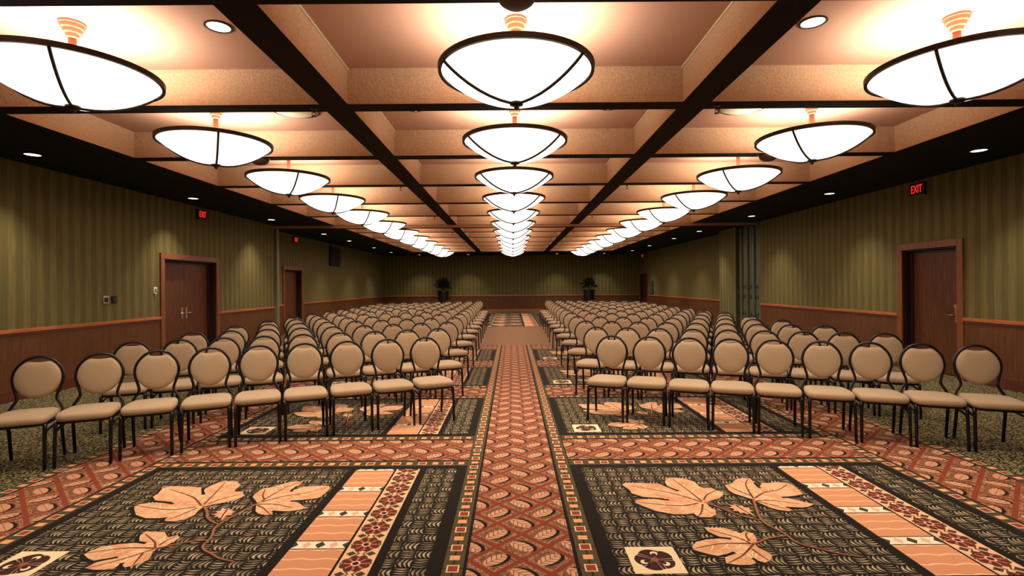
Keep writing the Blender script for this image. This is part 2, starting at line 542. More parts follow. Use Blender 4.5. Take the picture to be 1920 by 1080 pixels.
LEAVES = {
 'A': [(0.339,1.299),(0.368,1.336),(0.501,1.329),(0.621,1.309),(0.65,1.278),(0.68,1.229),(0.714,1.177),(0.692,1.214),(0.668,1.282),(0.674,1.347),(0.698,1.403),(0.729,1.437),(0.833,1.419),(0.896,1.354),(0.903,1.256),(0.924,1.224),(0.982,1.227),(1.001,1.181),(1.033,1.15),(1.017,1.101),(0.966,1.044),(0.877,0.994),(0.845,0.967),(0.845,0.91),(0.861,0.841),(0.84,0.783),(0.79,0.747),(0.721,0.753),(0.706,0.782),(0.706,0.81),(0.656,0.794),(0.569,0.796),(0.468,0.847),(0.399,0.926),(0.36,0.981),(0.375,1.017),(0.427,1.035),(0.506,1.039),(0.549,1.027),(0.597,1.013),(0.571,1.05),(0.512,1.062),(0.437,1.077),(0.374,1.143),(0.372,1.203)],
 'B': [(1.1,1.278),(1.16,1.302),(1.228,1.384),(1.288,1.418),(1.348,1.408),(1.344,1.331),(1.336,1.274),(1.332,1.226),(1.391,1.31),(1.443,1.313),(1.52,1.328),(1.58,1.318),(1.605,1.276),(1.60,1.189),(1.586,1.106),(1.54,1.077),(1.472,1.061),(1.419,1.048),(1.454,1.028),(1.497,0.999),(1.531,0.957),(1.568,0.936),(1.508,0.897),(1.427,0.872),(1.361,0.884),(1.367,0.835),(1.336,0.829),(1.28,0.849),(1.239,0.889),(1.214,0.943),(1.195,0.987),(1.195,1.019),(1.176,1.034),(1.142,1.077),(1.102,1.122),(1.089,1.176)],
 'C': [(0.702,0.615),(0.73,0.607),(0.818,0.606),(0.861,0.562),(0.889,0.533),(0.928,0.561),(0.962,0.532),(0.956,0.477),(0.943,0.437),(0.915,0.405),(0.914,0.361),(0.94,0.312),(0.95,0.276),(0.909,0.219),(0.874,0.202),(0.832,0.237),(0.824,0.198),(0.787,0.181),(0.722,0.182),(0.664,0.2),(0.681,0.256),(0.75,0.306),(0.689,0.291),(0.652,0.274),(0.599,0.299),(0.54,0.342),(0.544,0.379),(0.584,0.43),(0.653,0.458),(0.736,0.47),(0.795,0.461),(0.75,0.487),(0.724,0.522),(0.7,0.564)],
 'D': [(0.985,0.945),(1.012,0.925),(1.035,0.945),(1.045,0.915),(1.072,0.925),(1.072,0.895),(1.105,0.885),(1.092,0.86),(1.108,0.835),(1.080,0.828),(1.085,0.745),(1.066,0.80),(1.045,0.785),(1.035,0.812),(1.005,0.80),(1.010,0.832),(0.975,0.84),(0.995,0.868),(0.970,0.895),(0.998,0.905)]}
VEINS = [[(0.819,0.982),(0.686,1.117),(0.55,1.2),(0.405,1.276)],[(0.826,1.0),(0.792,1.196),(0.751,1.402)],[(0.848,1.018),(0.903,1.103),(0.997,1.181)],[(0.79,0.964),(0.639,0.922),(0.369,0.99)],[(0.813,0.946),(0.762,0.826),(0.716,0.761)],[(0.893,0.412),(0.845,0.479),(0.719,0.578)],[(0.89,0.406),(0.718,0.408),(0.545,0.354)],[(0.909,0.405),(0.788,0.278),(0.676,0.2)],[(0.87,0.349),(0.885,0.289),(0.906,0.219)],[(0.898,0.438),(0.909,0.505),(0.935,0.546)],[(1.202,1.04),(1.228,1.173),(1.267,1.3),(1.331,1.399)],[(1.214,1.04),(1.334,1.141),(1.453,1.184),(1.57,1.285)],[(1.206,0.998),(1.321,0.996),(1.463,0.938)],[(1.197,0.991),(1.275,0.928),(1.362,0.835)],[(1.205,1.084),(1.166,1.144),(1.122,1.27)],[(1.03,0.93),(1.05,0.84),(1.08,0.74)]]
STEMS = [[(0.834,0.982),(0.912,0.891),(0.965,0.805),(1.037,0.739),(1.092,0.707)],[(1.199,1.033),(1.149,0.89),(1.106,0.74),(1.103,0.647),(1.136,0.569),(1.153,0.505),(1.159,0.434),(1.195,0.385),(1.254,0.346),(1.337,0.29),(1.431,0.257)],[(0.891,0.404),(0.931,0.418),(1.014,0.466),(1.09,0.49),(1.155,0.5)]]

def ribbon(pts, w0, w1, z, vv, ff):
    p = spline([(a, b_, 0) for a, b_ in pts], 6); n = len(vv); N = len(p)
    for i, q in enumerate(p):
        t = p[min(i+1, N-1)] - p[max(i-1, 0)]; t.normalize()
        nrm = Vector((-t.y, t.x, 0)); wd = w0 + (w1 - w0) * i / (N - 1)
        vv.append((q.x + nrm.x*wd, q.y + nrm.y*wd, z)); vv.append((q.x - nrm.x*wd, q.y - nrm.y*wd, z))
    for i in range(N - 1): ff.append((n+2*i, n+2*i+1, n+2*i+3, n+2*i+2))

SLITS = [[(0.640,1.292),(0.68,1.232),(0.722,1.172)],[(0.37,1.065),(0.48,1.055),(0.605,1.018)],[(1.338,1.32),(1.333,1.25),(1.338,1.215)],[(1.60,1.098),(1.50,1.062),(1.405,1.046)],[(1.46,0.875),(1.40,0.880),(1.35,0.888)],[(0.62,0.462),(0.72,0.482),(0.805,0.464)],[(0.675,0.268),(0.71,0.285),(0.758,0.310)],[(0.835,0.198),(0.835,0.228),(0.826,0.248)]]
PALE = []
_r = random.Random(5)
for _v in VEINS[:15]:
    for _i in range(len(_v) - 1):
        (ax, ay), (bx2, by2) = _v[_i], _v[_i+1]
        for tt in (0.3, 0.75):
            for sgn in (-1, 1):
                mx, my = ax + (bx2-ax)*tt, ay + (by2-ay)*tt
                dl = math.hypot(bx2-ax, by2-ay); ux, uy = (bx2-ax)/dl, (by2-ay)/dl
                a0 = sgn*math.radians(52); dx2, dy2 = ux*math.cos(a0)-uy*math.sin(a0), ux*math.sin(a0)+uy*math.cos(a0)
                ln2 = _r.uniform(0.05, 0.085)
                PALE.append([(mx, my), (mx+dx2*ln2*0.55, my+dy2*ln2*0.55), (mx+dx2*ln2+ux*0.012, my+dy2*ln2+uy*0.012)])
def inside(p, poly):
    c = False; n = len(poly); j = n - 1
    for i in range(n):
        if (poly[i][1] > p[1]) != (poly[j][1] > p[1]) and p[0] < (poly[j][0]-poly[i][0])*(p[1]-poly[i][1])/(poly[j][1]-poly[i][1])+poly[i][0]: c = not c
        j = i
    return c
def smooth_poly(pts):
    out = []
    N = len(pts)
    for i in range(N):
        p0, p1, p2, p3 = (Vector((*pts[(i+j) % N], 0)) for j in (-1, 0, 1, 2))
        for t in (0.0, 0.5):
            out.append(0.5 * ((2*p1) + (p2-p0)*t*0.7 + (2*p0-5*p1+4*p2-p3)*t*t*0.7 + (3*p1-p0-3*p2+p3)*t**3*0.7) if t else p1.copy())
    return [(q.x, q.y) for q in out]

def make_panel():
    root = flat('carpet_panel', [(0, PW, 0, PLEN, 'c')], 'carpet_black', -0.003, None)
    e = 0.07
    flat('weave_field', [(0.077, 1.62, e, PLEN - e, 'c')], 'carpet_weave', -0.0025, root)
    flat('weave_strip', [(2.262, 2.508, e, PLEN - e, 'c')], 'carpet_weave', -0.0025, root)
    flat('ladder_strip', [(1.685, 2.0, e, PLEN - e, 'ladder')], 'carpet_ladder', -0.0025, root)
    flat('flower_strip', [(2.015, 2.205, e, PLEN - e, 'floral')], 'carpet_floral', -0.0025, root)
    flat('medallion', [(0.155, 0.43, 0.105, 0.38, 'c')], 'carpet_medallion', -0.0018, root)
    for k in 'ABCD':
        pts = LEAVES[k]
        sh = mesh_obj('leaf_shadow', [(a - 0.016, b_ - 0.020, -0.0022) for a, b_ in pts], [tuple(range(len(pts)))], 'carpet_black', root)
        lf = mesh_obj('leaf_print', [(a, b_, -0.0014) for a, b_ in pts], [tuple(range(len(pts)))], 'carpet_leaf', root)
    for st in STEMS:
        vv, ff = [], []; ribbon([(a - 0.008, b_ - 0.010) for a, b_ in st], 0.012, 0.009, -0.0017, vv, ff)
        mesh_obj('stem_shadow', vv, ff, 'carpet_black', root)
        vv, ff = [], []; ribbon(st, 0.0085, 0.0055, -0.0010, vv, ff)
        mesh_obj('stem_print', vv, ff, 'carpet_stem', root)
    vv, ff = [], []
    for st in PALE:
        if any(all(inside(q, LEAVES[k]) for q in st) for k in 'ABC'): ribbon(st, 0.004, 0.0022, -0.0012, vv, ff)
    mesh_obj('pale_vein_print', vv, ff, 'carpet_pale', root)['kind'] = 'stuff'
    for st in SLITS:
        vv, ff = [], []; ribbon(st, 0.007, 0.012, -0.0011, vv, ff)
        mesh_obj('slit_print', vv, ff, 'carpet_black', root)
    for st in VEINS:
        vv, ff = [], []; ribbon(st, 0.0075, 0.003, -0.0009, vv, ff)
        mesh_obj('vein_print', vv, ff, 'carpet_vein', root)
    return root
panel0 = make_panel(); first = True
for k in range(-1, 4):
    for x0 in (PL0, PR0):
        p = panel0 if first else dup(panel0); first = False
        p.parent = floor; p.location = (x0, PY0 + PPER * k, 0)
# plain crossing behind the panels and the rear print
flat('carpet_crossing', [(-3.9, 3.95, 13.02, 18.6, 'c')], 'carpet_brown', -0.004, floor)
flat('carpet_cross_band', [(-3.9, 3.95, 18.62, 18.86, 'c')], 'carpet_lattice', -0.004, floor)
for k in range(5):
    p = dup(panel0); p.parent = floor; p.location = (-1.22, 18.9 + PLEN * k, 0)

# ================================================================== WALLS
trim_n = [0]
def trim_name():
    trim_n[0] += 1; return 'trim_%d' % trim_n[0]
def run_side(side, x, segs, opening, y0, y1, wall_name, label, thick=0.35):
    """wall parallel to Y; side -1 = left wall (room on +x), +1 = right wall"""
    s = side
    mb = MB()
    a, b_ = sorted((x, x + s * thick))
    for (p, q) in segs: mb.box(a, b_, p, q, -0.005, ZS + 0.02)
    for (p, q, zt) in opening: mb.box(a, b_, p, q, zt, ZS + 0.02)
    wl = mb.build(wall_name, 'wallpaper_y')
    struct(wl, label, 'wall')
    for (p, q) in segs:
        p2 = p; q2 = q
        for o_ in opening:
            if abs(o_[0] - q) < 0.01: q2 = q - 0.115
            if abs(o_[1] - p) < 0.01: p2 = p + 0.115
        if q2 - p2 < 0.03: continue
        d0, d1 = sorted((x, x - s * 0.012)); MB().box(d0, d1, p2, q2, 0.0, 0.89).build('wainscot_panel', 'wainscot_wood', wl)
        d0, d1 = sorted((x, x - s * 0.035)); bevel_mesh(MB().box(d0, d1, p2, q2, 0.905, 0.955).build('chair_rail', 'rail_wood', wl), 0.006)
        d0, d1 = sorted((x, x - s * 0.022)); MB().box(d0, d1, p2, q2, 0.868, 0.905).build('rail_moulding', 'base_wood', wl)
        d0, d1 = sorted((x, x - s * 0.022)); bevel_mesh(MB().box(d0, d1, p2, q2, 0.0, 0.15).build('baseboard', 'base_wood', wl), 0.004)
    return wl
# door openings (y0, y1)
DL = (9.95, 11.69); DLF = (16.45, 17.80); DR = (8.00, 9.12); DRF = (27.45, 29.10); DH = 2.06
run_side(-1, XL, [(Y_BACK, DL[0]), (DL[1], 14.54)], [(DL[0], DL[1], DH)], 0, 0, 'wall_left', 'green striped wallpaper wall with brown wainscot around the double door')
run_side(-1, XLF, [(14.95, DLF[0]), (DLF[1], Y_FAR)], [(DLF[0], DLF[1], DH)], 0, 0, 'wall_left_rear', 'recessed rear stretch of left striped wall with black speaker on it')
run_side(1, XR, [(Y_BACK, DR[0]), (DR[1], 14.33)], [(DR[0], DR[1], DH)], 0, 0, 'wall_right', 'green striped wallpaper wall around the dark single door')
run_side(1, XRF, [(17.0, DRF[0]), (DRF[1], Y_FAR)], [(DRF[0], DRF[1], DH)], 0, 0, 'wall_right_rear', 'rear stretch of right striped wall beyond the wallpapered pier')
# far and back walls
mb = MB().box(-7.7, 7.7, Y_FAR, Y_FAR + 0.3, -0.005, ZS + 0.02)
wf = mb.build('wall_back', 'wallpaper_x'); struct(wf, 'green striped end wall behind the two black planters', 'wall')
MB().box(XLF, XRF, Y_FAR - 0.012, Y_FAR, 0, 0.89).build('wainscot_panel', 'wainscot_wood', wf)
MB().box(XLF, XRF, Y_FAR - 0.035, Y_FAR, 0.895, 0.955).build('chair_rail', 'rail_wood', wf)
MB().box(XLF, XRF, Y_FAR - 0.022, Y_FAR, 0.858, 0.895).build('rail_moulding', 'base_wood', wf)
MB().box(XLF, XRF, Y_FAR - 0.022, Y_FAR, 0, 0.15).build('baseboard', 'rail_wood', wf)
wb = MB().box(-7.7, 7.7, Y_BACK - 0.3, Y_BACK, -0.005, ZC).build('wall_front', 'wallpaper_x'); struct(wb, 'green striped wall at the podium end of the room', 'wall')
# pier on the right and niche back
pier = MB().box(6.85, 7.55, 15.85, 17.0, -0.005, ZS + 0.02).build('wall_pier', 'wallpaper_y')
struct(pier, 'wallpapered pier beside the stacked green partition panels', 'wall')
MB().box(6.835, 6.86, 16.97, 17.015, 0, ZS).build('edge_trim', 'trim_grey', pier)
MB().box(6.835, 6.86, 15.84, 15.87, 0, ZS).build('edge_trim', 'trim_grey', pier)
niche = MB().box(7.45, 7.6, 14.25, 15.9, -0.005, ZS + 0.02).build('wall_niche', 'panel_gap'); struct(niche, 'dark back of the partition niche on the right', 'wall')
# jamb of the partition on the left
jamb = thing('trim_1', (0, 0, 0)); struct(jamb, 'grey metal partition jamb in the left wall beside single door', 'trim')
MB().box(-7.3, -6.80, 14.545, 14.80, -0.005, ZS).build('jamb_slot', 'partition_green', jamb)
MB().box(-7.3, -6.72, 14.80, 14.945, -0.005, ZS).build('jamb_post', 'trim_grey', jamb)
jr = MB().box(6.93, 7.3, 14.335, 14.36, -0.005, ZS).build('trim_2', 'black_plastic'); struct(jr, 'dark edge strip where right wall meets partition stack', 'trim')

# ================================================================== DOORS
def door(name, side, x, y0, y1, leaves, label, hinge_metal, handle, rec=0.16):
    s = side
    root = thing(name, (0, 0, 0)); struct(root, label, 'door')
    cw = 0.112
    def bx(n, xa, xb, ya, yb, za, zb, mat, par=root, bev=0.004):
        a, b_ = sorted((xa, xb)); o = MB().box(a, b_, ya, yb, za, zb).build(n, mat, par)
        if bev: bevel_mesh(o, bev)
        return o
    fr = bx('frame_header', x - s*0.03, x + s*0.02, y0 - cw, y1 + cw, DH, DH + cw, 'casing_wood')
    bx('frame_jamb', x - s*0.03, x + s*0.02, y0 - cw, y0, 0, DH, 'casing_wood')
    bx('frame_jamb', x - s*0.03, x + s*0.02, y1, y1 + cw, 0, DH, 'casing_wood')
    bx('reveal', x + s*0.02, x + s*0.30, y0, y0 + 0.02, 0, DH, 'door_stop', bev=0)
    bx('reveal', x + s*0.02, x + s*0.30, y1 - 0.02, y1, 0, DH, 'door_stop', bev=0)
    bx('reveal', x + s*0.02, x + s*0.30, y0 + 0.02, y1 - 0.02, DH - 0.02, DH, 'door_stop', bev=0)
    bx('door_stop', x + s*(rec-0.03), x + s*rec, y0 + 0.02, y1 - 0.02, DH - 0.06, DH - 0.02, 'door_stop', bev=0)
    bx('door_stop', x + s*(rec-0.03), x + s*rec, y0 + 0.02, y0 + 0.06, 0, DH - 0.06, 'door_stop', bev=0)
    bx('door_stop', x + s*(rec-0.03), x + s*rec, y1 - 0.06, y1 - 0.02, 0, DH - 0.06, 'door_stop', bev=0)
    n = leaves; wd = (y1 - y0 - 0.05) / n
    for i in range(n):
        a = y0 + 0.025 + i * wd
        lf = bx('door_leaf', x + s*(rec), x + s*(rec+0.045), a + 0.003, a + wd - 0.003, 0.008, DH - 0.025, 'door_wood')
        if handle is None: continue
        if n == 2: yh = a + wd - 0.07 if i == 0 else a + 0.07; dirn = -1 if i == 0 else 1
        else: yh = a + 0.17 if handle[1] == 'near' else a + wd - 0.08; dirn = 1 if handle[1] == 'near' else -1
        mt = handle[0]
        bx('handle_plate', x + s*(rec-0.006), x + s*rec, yh - 0.025, yh + 0.025, 0.86, 1.09, mt, lf, 0.002)
        mb = MB().tube([(x + s*rec, yh, 0.975), (x + s*(rec-0.05), yh, 0.975), (x + s*(rec-0.06), yh + dirn*0.03, 0.975), (x + s*(rec-0.06), yh + dirn*0.13, 0.972)], 0.010, 8)
        mb.build('lever_handle', mt, lf, True)
        if n == 1:
            mb = MB().tube([(x + s*rec, yh, 1.12), (x + s*(rec-0.02), yh, 1.12)], 0.03, 14); mb.build('deadbolt', mt, lf, False)
    return root
door('door_1', -1, XL, *DL, 2, 'brown wooden double door with lever handles in left wall', 'chrome', ('chrome', 'mid'))
door('door_2', -1, XLF, *DLF, 1, 'brown single door with lever handle beyond the partition jamb', 'chrome', ('chrome', 'near'))
door('door_3', 1, XR, *DR, 1, 'dark red-brown single door in right wall near the front', 'brass', ('brass', 'near'), 0.14)
door('door_4', 1, XRF, *DRF, 1, 'small far door in the rear right corner', 'brass', None)

# ================================================================== CEILING
HWC = 1.592; LB1 = 1.862; SIDE = 5.04
ceil = MB()
ceil.box(-7.7, XC - SIDE, Y_BACK, Y_FAR + 0.1, ZS, ZC + 0.05)
ceil.box(XC + SIDE, 7.7, Y_BACK, Y_FAR + 0.1, ZS, ZC + 0.05)
ceil.box(XC - SIDE, XC + SIDE, beam_y(12), Y_FAR + 0.1, ZS, ZC + 0.05)
ceil.box(XC - SIDE, XC + SIDE, Y_BACK, beam_y(-2) + BEAM_W, ZS, ZC + 0.05)
# side faces seen inside the coffers are stucco, undersides dark
fm = []
for i in range(4): fm += [0, 1, 1, 1, 1, 1]
ceil.m = fm
ceiling = ceil.build('ceiling', ['side_soffit', 'coffer_stucco'])
struct(ceiling, 'dark soffit ceiling framing rows of lit rectangular coffers', 'ceiling')
YC0, YC1 = beam_y(-2) + BEAM_W, beam_y(12)
for s in (-1, 1):
    a, b_ = sorted((XC + s*HWC, XC + s*LB1))
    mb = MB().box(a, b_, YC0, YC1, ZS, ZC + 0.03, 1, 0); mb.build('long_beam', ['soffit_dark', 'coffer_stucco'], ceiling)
SP = [(XC - SIDE, XC - LB1), (XC - HWC, XC + HWC), (XC + LB1, XC + SIDE)]
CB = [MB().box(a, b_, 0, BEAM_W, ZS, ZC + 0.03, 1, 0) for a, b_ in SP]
CP = [MB().box(a - 0.05, b_ + 0.05, -0.05, PITCH - BEAM_W + 0.05, ZC, ZC + 0.04) for a, b_ in SP]
cb0 = []; cp0 = []
for k in range(-2, 12):
    for j in range(3):
        if k > -2:
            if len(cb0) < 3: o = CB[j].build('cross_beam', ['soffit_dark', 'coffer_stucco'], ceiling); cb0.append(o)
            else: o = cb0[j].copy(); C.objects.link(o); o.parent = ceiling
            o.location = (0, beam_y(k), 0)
        if len(cp0) < 3: o = CP[j].build('coffer_panel', 'coffer_smooth', ceiling); cp0.append(o)
        else: o = cp0[j].copy(); C.objects.link(o); o.parent = ceiling
        o.location = (0, beam_y(k) + BEAM_W, 0)
for k in range(-1, 12):
    for sg_ in (-1, 1):
        xa, xb = sorted((XC + sg_*HWC, XC + sg_*(HWC - 0.016)))
        MB().box(xa, xb, beam_y(k) + BEAM_W, beam_y(k+1), ZC - 0.022, ZC - 0.004).build('coffer_trim', 'speaker_pale', ceiling)
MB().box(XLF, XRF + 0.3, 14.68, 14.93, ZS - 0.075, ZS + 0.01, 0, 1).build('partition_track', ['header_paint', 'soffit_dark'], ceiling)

# ================================================================== PENDANT BOWLS
R = 0.585; RIMZ = 3.165; DEP = 0.245
def bowl_z(r): return -DEP * (1.0 - (r / R) ** 2) ** 0.92
down = bpy.data.lights.new('pendant_down_fill', 'AREA'); down.shape = 'DISK'; down.size = 0.7
down.energy = DOWN_POWER; down.color = BOWL_COLOR
def make_pendant():
    root = thing('pendant_lamp')
    prof = [(R * t, bowl_z(R * t)) for t in (0.02, 0.12, 0.24, 0.36, 0.48, 0.6, 0.7, 0.8, 0.88, 0.94, 0.985, 1.0)]
    MB().lathe(prof, 40, cap=False).build('glass_bowl', 'bowl_glow', root, True)
    MB().lathe([(r_ * 0.985, z_ + 0.012) for r_, z_ in prof[:-1]], 40, cap=False).build('inner_glow_shell', 'inner_glow', root, True)  # added inner shell, glows harder than the glass to brighten the coffer
    l = bpy.data.objects.new('lamp', down); C.objects.link(l); l.parent = root; l.location = (0, 0, -DEP - 0.075)  # unseen disk light added below the bowl to push its light downwards
    ring = [(R - 0.006, -0.018), (R + 0.018, -0.020), (R + 0.022, 0.020), (R - 0.006, 0.024), (R - 0.006, -0.018)]
    shade_auto(MB().lathe(ring, 56, cap=False).build('rim_ring', 'bronze', root))
    for k in range(3):
        a = math.radians(-90 + 120 * k)
        pts = [((R * t + 0.004) * math.cos(a), (R * t + 0.004) * math.sin(a), bowl_z(R * t) - 0.007) for t in (1.0, 0.95, 0.88, 0.78, 0.66, 0.52, 0.38, 0.22, 0.06)]
        MB().tube(pts, 0.0115, 6).build('rib', 'bronze', root, True)
    MB().lathe([(0.004, -DEP - 0.052), (0.016, -DEP - 0.045), (0.020, -DEP - 0.034), (0.012, -DEP - 0.024), (0.052, -DEP - 0.016), (0.050, -DEP + 0.002)], 16).build('finial', 'bronze', root, True)
    zt = ZC - RIMZ
    MB().lathe([(0.028, -0.12), (0.028, zt - 0.10)], 16).build('stem', 'copper', root, True)
    shade_auto(MB().lathe([(0.030, zt - 0.125), (0.042, zt - 0.115), (0.044, zt - 0.09), (0.060, zt - 0.082), (0.064, zt - 0.055), (0.078, zt - 0.048), (0.082, zt - 0.022), (0.09, zt - 0.016), (0.09, zt + 0.002)], 20).build('ceiling_canopy', 'copper', root))
    return root
pend0 = make_pendant(); used = False
COLS = [(-3.41, 'left', 32.0), (0.045, 'centre', -62.0), (3.48, 'right', -48.0)]
def pend_label(col, k):
    if k == 0: return 'white glass bowl pendant of %s row, nearest and largest' % col
    if k == 11: return 'white glass bowl pendant of %s row, farthest and smallest' % col
    return 'white glass bowl pendant in dark ring, %s row, %s from the front' % (col, ORD[k+1])
for k in range(-1, 12):
    for (x, col, rot) in COLS:
        p = pend0 if not used else dup(pend0); used = True
        p.location = (x, 4.03 + PITCH * k, RIMZ); p.rotation_euler = (0, 0, math.radians(rot + (k % 3 - 1) * 4))
        if k < 0: tag(p, 'white glass bowl pendant of %s row, just out of view overhead' % col, 'pendant lamp', 'bowl pendants in the coffers')
        else: tag(p, pend_label(col, k), 'pendant lamp', 'bowl pendants in the coffers')

# ================================================================== DOWNLIGHTS
spot = bpy.data.lights.new('downlight_beam', 'SPOT')
spot.energy = SPOT_POWER; spot.color = SPOT_COLOR; spot.spot_size = math.radians(92); spot.spot_blend = 1.0; spot.shadow_soft_size = 0.05
def make_downlight(r):
    root = thing('downlight')
    shade_auto(MB().lathe([(r, 0.004), (r + 0.018, 0.002), (r + 0.020, -0.006), (r + 0.004, -0.008), (r - 0.002, 0.0)], 28, cap=False).build('trim_ring', 'bronze', root))
    MB().lathe([(0.001, -0.004), (r, -0.002)], 28, cap=False).build('lens', 'downlight_glow', root)
    l = bpy.data.objects.new('lamp', spot); C.objects.link(l); l.parent = root; l.location = (0, 0, -0.02)
    return root
dl0 = None
def place_dl(x, y, z, label, group, r=0.085):
    global dl0
    if dl0 is None: dl0 = make_downlight(r); o = dl0
    else: o = dup(dl0)
    o.location = (x, y, z); tag(o, label, 'downlight', group); return o
LY = [6.65, 10.0, 13.25, 16.95, 19.6, 23.1, 26.4]
for s, nm in ((-1, 'left'), (1, 'right')):
    for i, y in enumerate(LY):
        if i == 0: lb = 'recessed downlight in dark %s soffit, nearest the front' % nm
        else: lb = 'recessed downlight in dark %s soffit, %s from the front' % (nm, ORD[i+1])
        place_dl(s * 6.15, y + (0.15 if (s > 0 and i == 0) else 0), ZS - 0.002, lb, 'downlights along the side soffits')
for i, (x, y) in enumerate(((-5.1, 28.55), (-2.4, 28.55), (2.5, 28.55), (5.1, 28.55))):
    place_dl(x, y, ZS - 0.002, 'recessed downlight in end soffit near the back wall, %s from left' % ORD[i+1], 'downlights along the end wall')
for x, nm in ((-2.31, 'left'), (2.40, 'right')):
    o = place_dl(x, 4.10, ZC - 0.002, 'round recessed light in the front %s coffer beside big pendant' % nm, 'round lights inside the coffers')
for x, nm in ((-1.12, 'left'), (1.15, 'right')):
    o = place_dl(x, 6.03, ZC - 0.002, 'small light in second centre coffer, %s of the pendant' % nm, 'round lights inside the coffers')

# ================================================================== CEILING SPEAKERS, SPRINKLERS
def make_dome():
    root = thing('ceiling_speaker')
    MB().lathe([(0.02, -0.088), (0.07, -0.078), (0.102, -0.055), (0.116, -0.026), (0.118, -0.008)], 24).build('dome', 'speaker_brown', root, True)
    MB().lathe([(0.118, -0.010), (0.128, -0.008), (0.128, 0.0)], 24, cap=False).build('flange', 'bronze', root, True)
    return root
d0 = make_dome()
for i, (x, y, lb) in enumerate(((0.04, beam_y(0) + 0.1, 'brown dome speaker under the front cross beam at the top centre'), (-3.38, beam_y(2) + 0.1, 'brown dome speaker on beam behind second left pendant'), (3.46, beam_y(2) + 0.1, 'brown dome speaker on beam behind second right pendant'))):
    o = d0 if i == 0 else dup(d0); o.location = (x, y, ZS); tag(o, lb, 'speaker', 'dome speakers on the beams')
def make_disc():
    root = thing('ceiling_vent')
    MB().lathe([(0.05, -0.050), (0.12, -0.044), (0.20, -0.030), (0.25, -0.008), (0.26, 0.0)], 32).build('diffuser', 'speaker_pale', root, True)
    MB().lathe([(0.255, -0.012), (0.272, -0.012), (0.272, 0.0)], 32, cap=False).build('rim', 'speaker_brown', root, True)
    return root
d1 = make_disc()
for i, (x, lb) in enumerate(((-2.52, 'pale round ceiling vent in second left coffer'), (2.72, 'pale round ceiling vent in second right coffer'))):
    o = d1 if i == 0 else dup(d1); o.location = (x, 6.05, ZC); tag(o, lb, 'vent', 'round ceiling vents')
def make_sprinkler():
    root = thing('sprinkler')
    MB().lathe([(0.028, 0.0), (0.028, -0.010), (0.010, -0.014), (0.010, -0.045)], 12).build('body', 'black_metal', root, True)
    MB().tube([(0.012, 0, -0.04), (0.020, 0, -0.055), (0.004, 0, -0.078)], 0.003, 5).build('frame_arm', 'black_metal', root, True)
    MB().tube([(-0.012, 0, -0.04), (-0.020, 0, -0.055), (-0.004, 0, -0.078)], 0.003, 5).build('frame_arm', 'black_metal', root, True)
    MB().lathe([(0.024, -0.082), (0.024, -0.078)], 12).build('deflector', 'black_metal', root)
    return root
sp0 = make_sprinkler(); fst = True
for k in (1, 3, 5, 7, 9):
    for s, nm in ((-1, 'left'), (1, 'right')):
        o = sp0 if fst else dup(sp0); fst = False
        o.location = (XC + s * 1.95, beam_y(k) + 0.1, ZS)
        tag(o, 'small black sprinkler beside %s long beam, %s from the front' % (nm, ORD[(k+1)//2]), 'sprinkler', 'sprinklers under the cross beams')

# ================================================================== EXIT SIGNS
fc = bpy.data.curves.new('exit_text', 'FONT'); fc.body = 'EXIT'; fc.size = 0.19; fc.align_x = 'CENTER'; fc.align_y = 'CENTER'; fc.extrude = 0.002
fo = bpy.data.objects.new('exit_text', fc); C.objects.link(fo)
bpy.context.view_layer.update()
exit_me = bpy.data.meshes.new_from_object(fo.evaluated_get(bpy.context.evaluated_depsgraph_get()))
bpy.data.objects.remove(fo)
exit_me.materials.clear(); exit_me.materials.append(M['exit_red'])
def exit_sign(x, y, z, side, label):
    """flat sign on a side wall, facing the room"""
    root = thing('exit_sign', (x, y, z))
    s = side
    a, b_ = sorted((0.0, -s * 0.045))
    bevel_mesh(MB().box(a, b_, -0.16, 0.16, -0.105, 0.105).build('housing', 'black_plastic', root), 0.006)
    a, b_ = sorted((-s*0.0, -s * 0.05))
    MB().box(a, b_, -0.165, 0.165, -0.115, -0.105).build('bottom_lip', 'trim_grey', root)
    t = bpy.data.objects.new('lettering', exit_me); C.objects.link(t); t.parent = root
    t.location = (-s * 0.049, 0, 0)
    t.rotation_euler = (PI/2, 0, PI/2 if s < 0 else -PI/2)
    t.scale = (0.62, 1.0, 1.0)
    tag(root, label, 'exit sign', 'exit signs'); return root
exit_sign(XL, 11.15, 3.07, -1, 'red exit sign above the left double door')
exit_sign(XLF, 17.3, 3.07, -1, 'red exit sign above the single door beyond left jamb')
exit_sign(XR, 8.75, 3.07, 1, 'red exit sign above the dark door on the right wall')
exit_sign(XRF, 28.3, 3.05, 1, 'tiny exit sign above the far right corner door')

# ================================================================== WALL FITTINGS
def wall_plate(name, x, y, z, side, wy, hz, face, mat, label, cat, inner=None, knob=False):
    root = thing(name, (x, y, z)); s = side
    a, b_ = sorted((0, -s*0.018)); bevel_mesh(MB().box(a, b_, -wy/2, wy/2, -hz/2, hz/2).build('plate', mat, root), 0.004)
    if inner:
        a, b_ = sorted((-s*0.016, -s*0.024)); bevel_mesh(MB().box(a, b_, -wy*0.3, wy*0.3, -hz*0.3, hz*0.3).build('insert', inner, root), 0.002)
    if knob:
        MB().tube([(-s*0.018, wy*0.2, -0.02), (-s*0.06, wy*0.2, -0.02)], 0.014, 10).build('knob', 'chrome', root)
        MB().tube([(-s*0.018, 0, -hz/2), (-s*0.02, 0, -hz/2 - 0.05)], 0.008, 8).build('cord_stub', mat, root)
    tag(root, label, cat); return root
wall_plate('switch_plate', XL, 8.52, 1.31, -1, 0.12, 0.125, 0, 'chrome', 'silver wall plate with dark insert, left of the pair', 'switch', 'black_plastic')
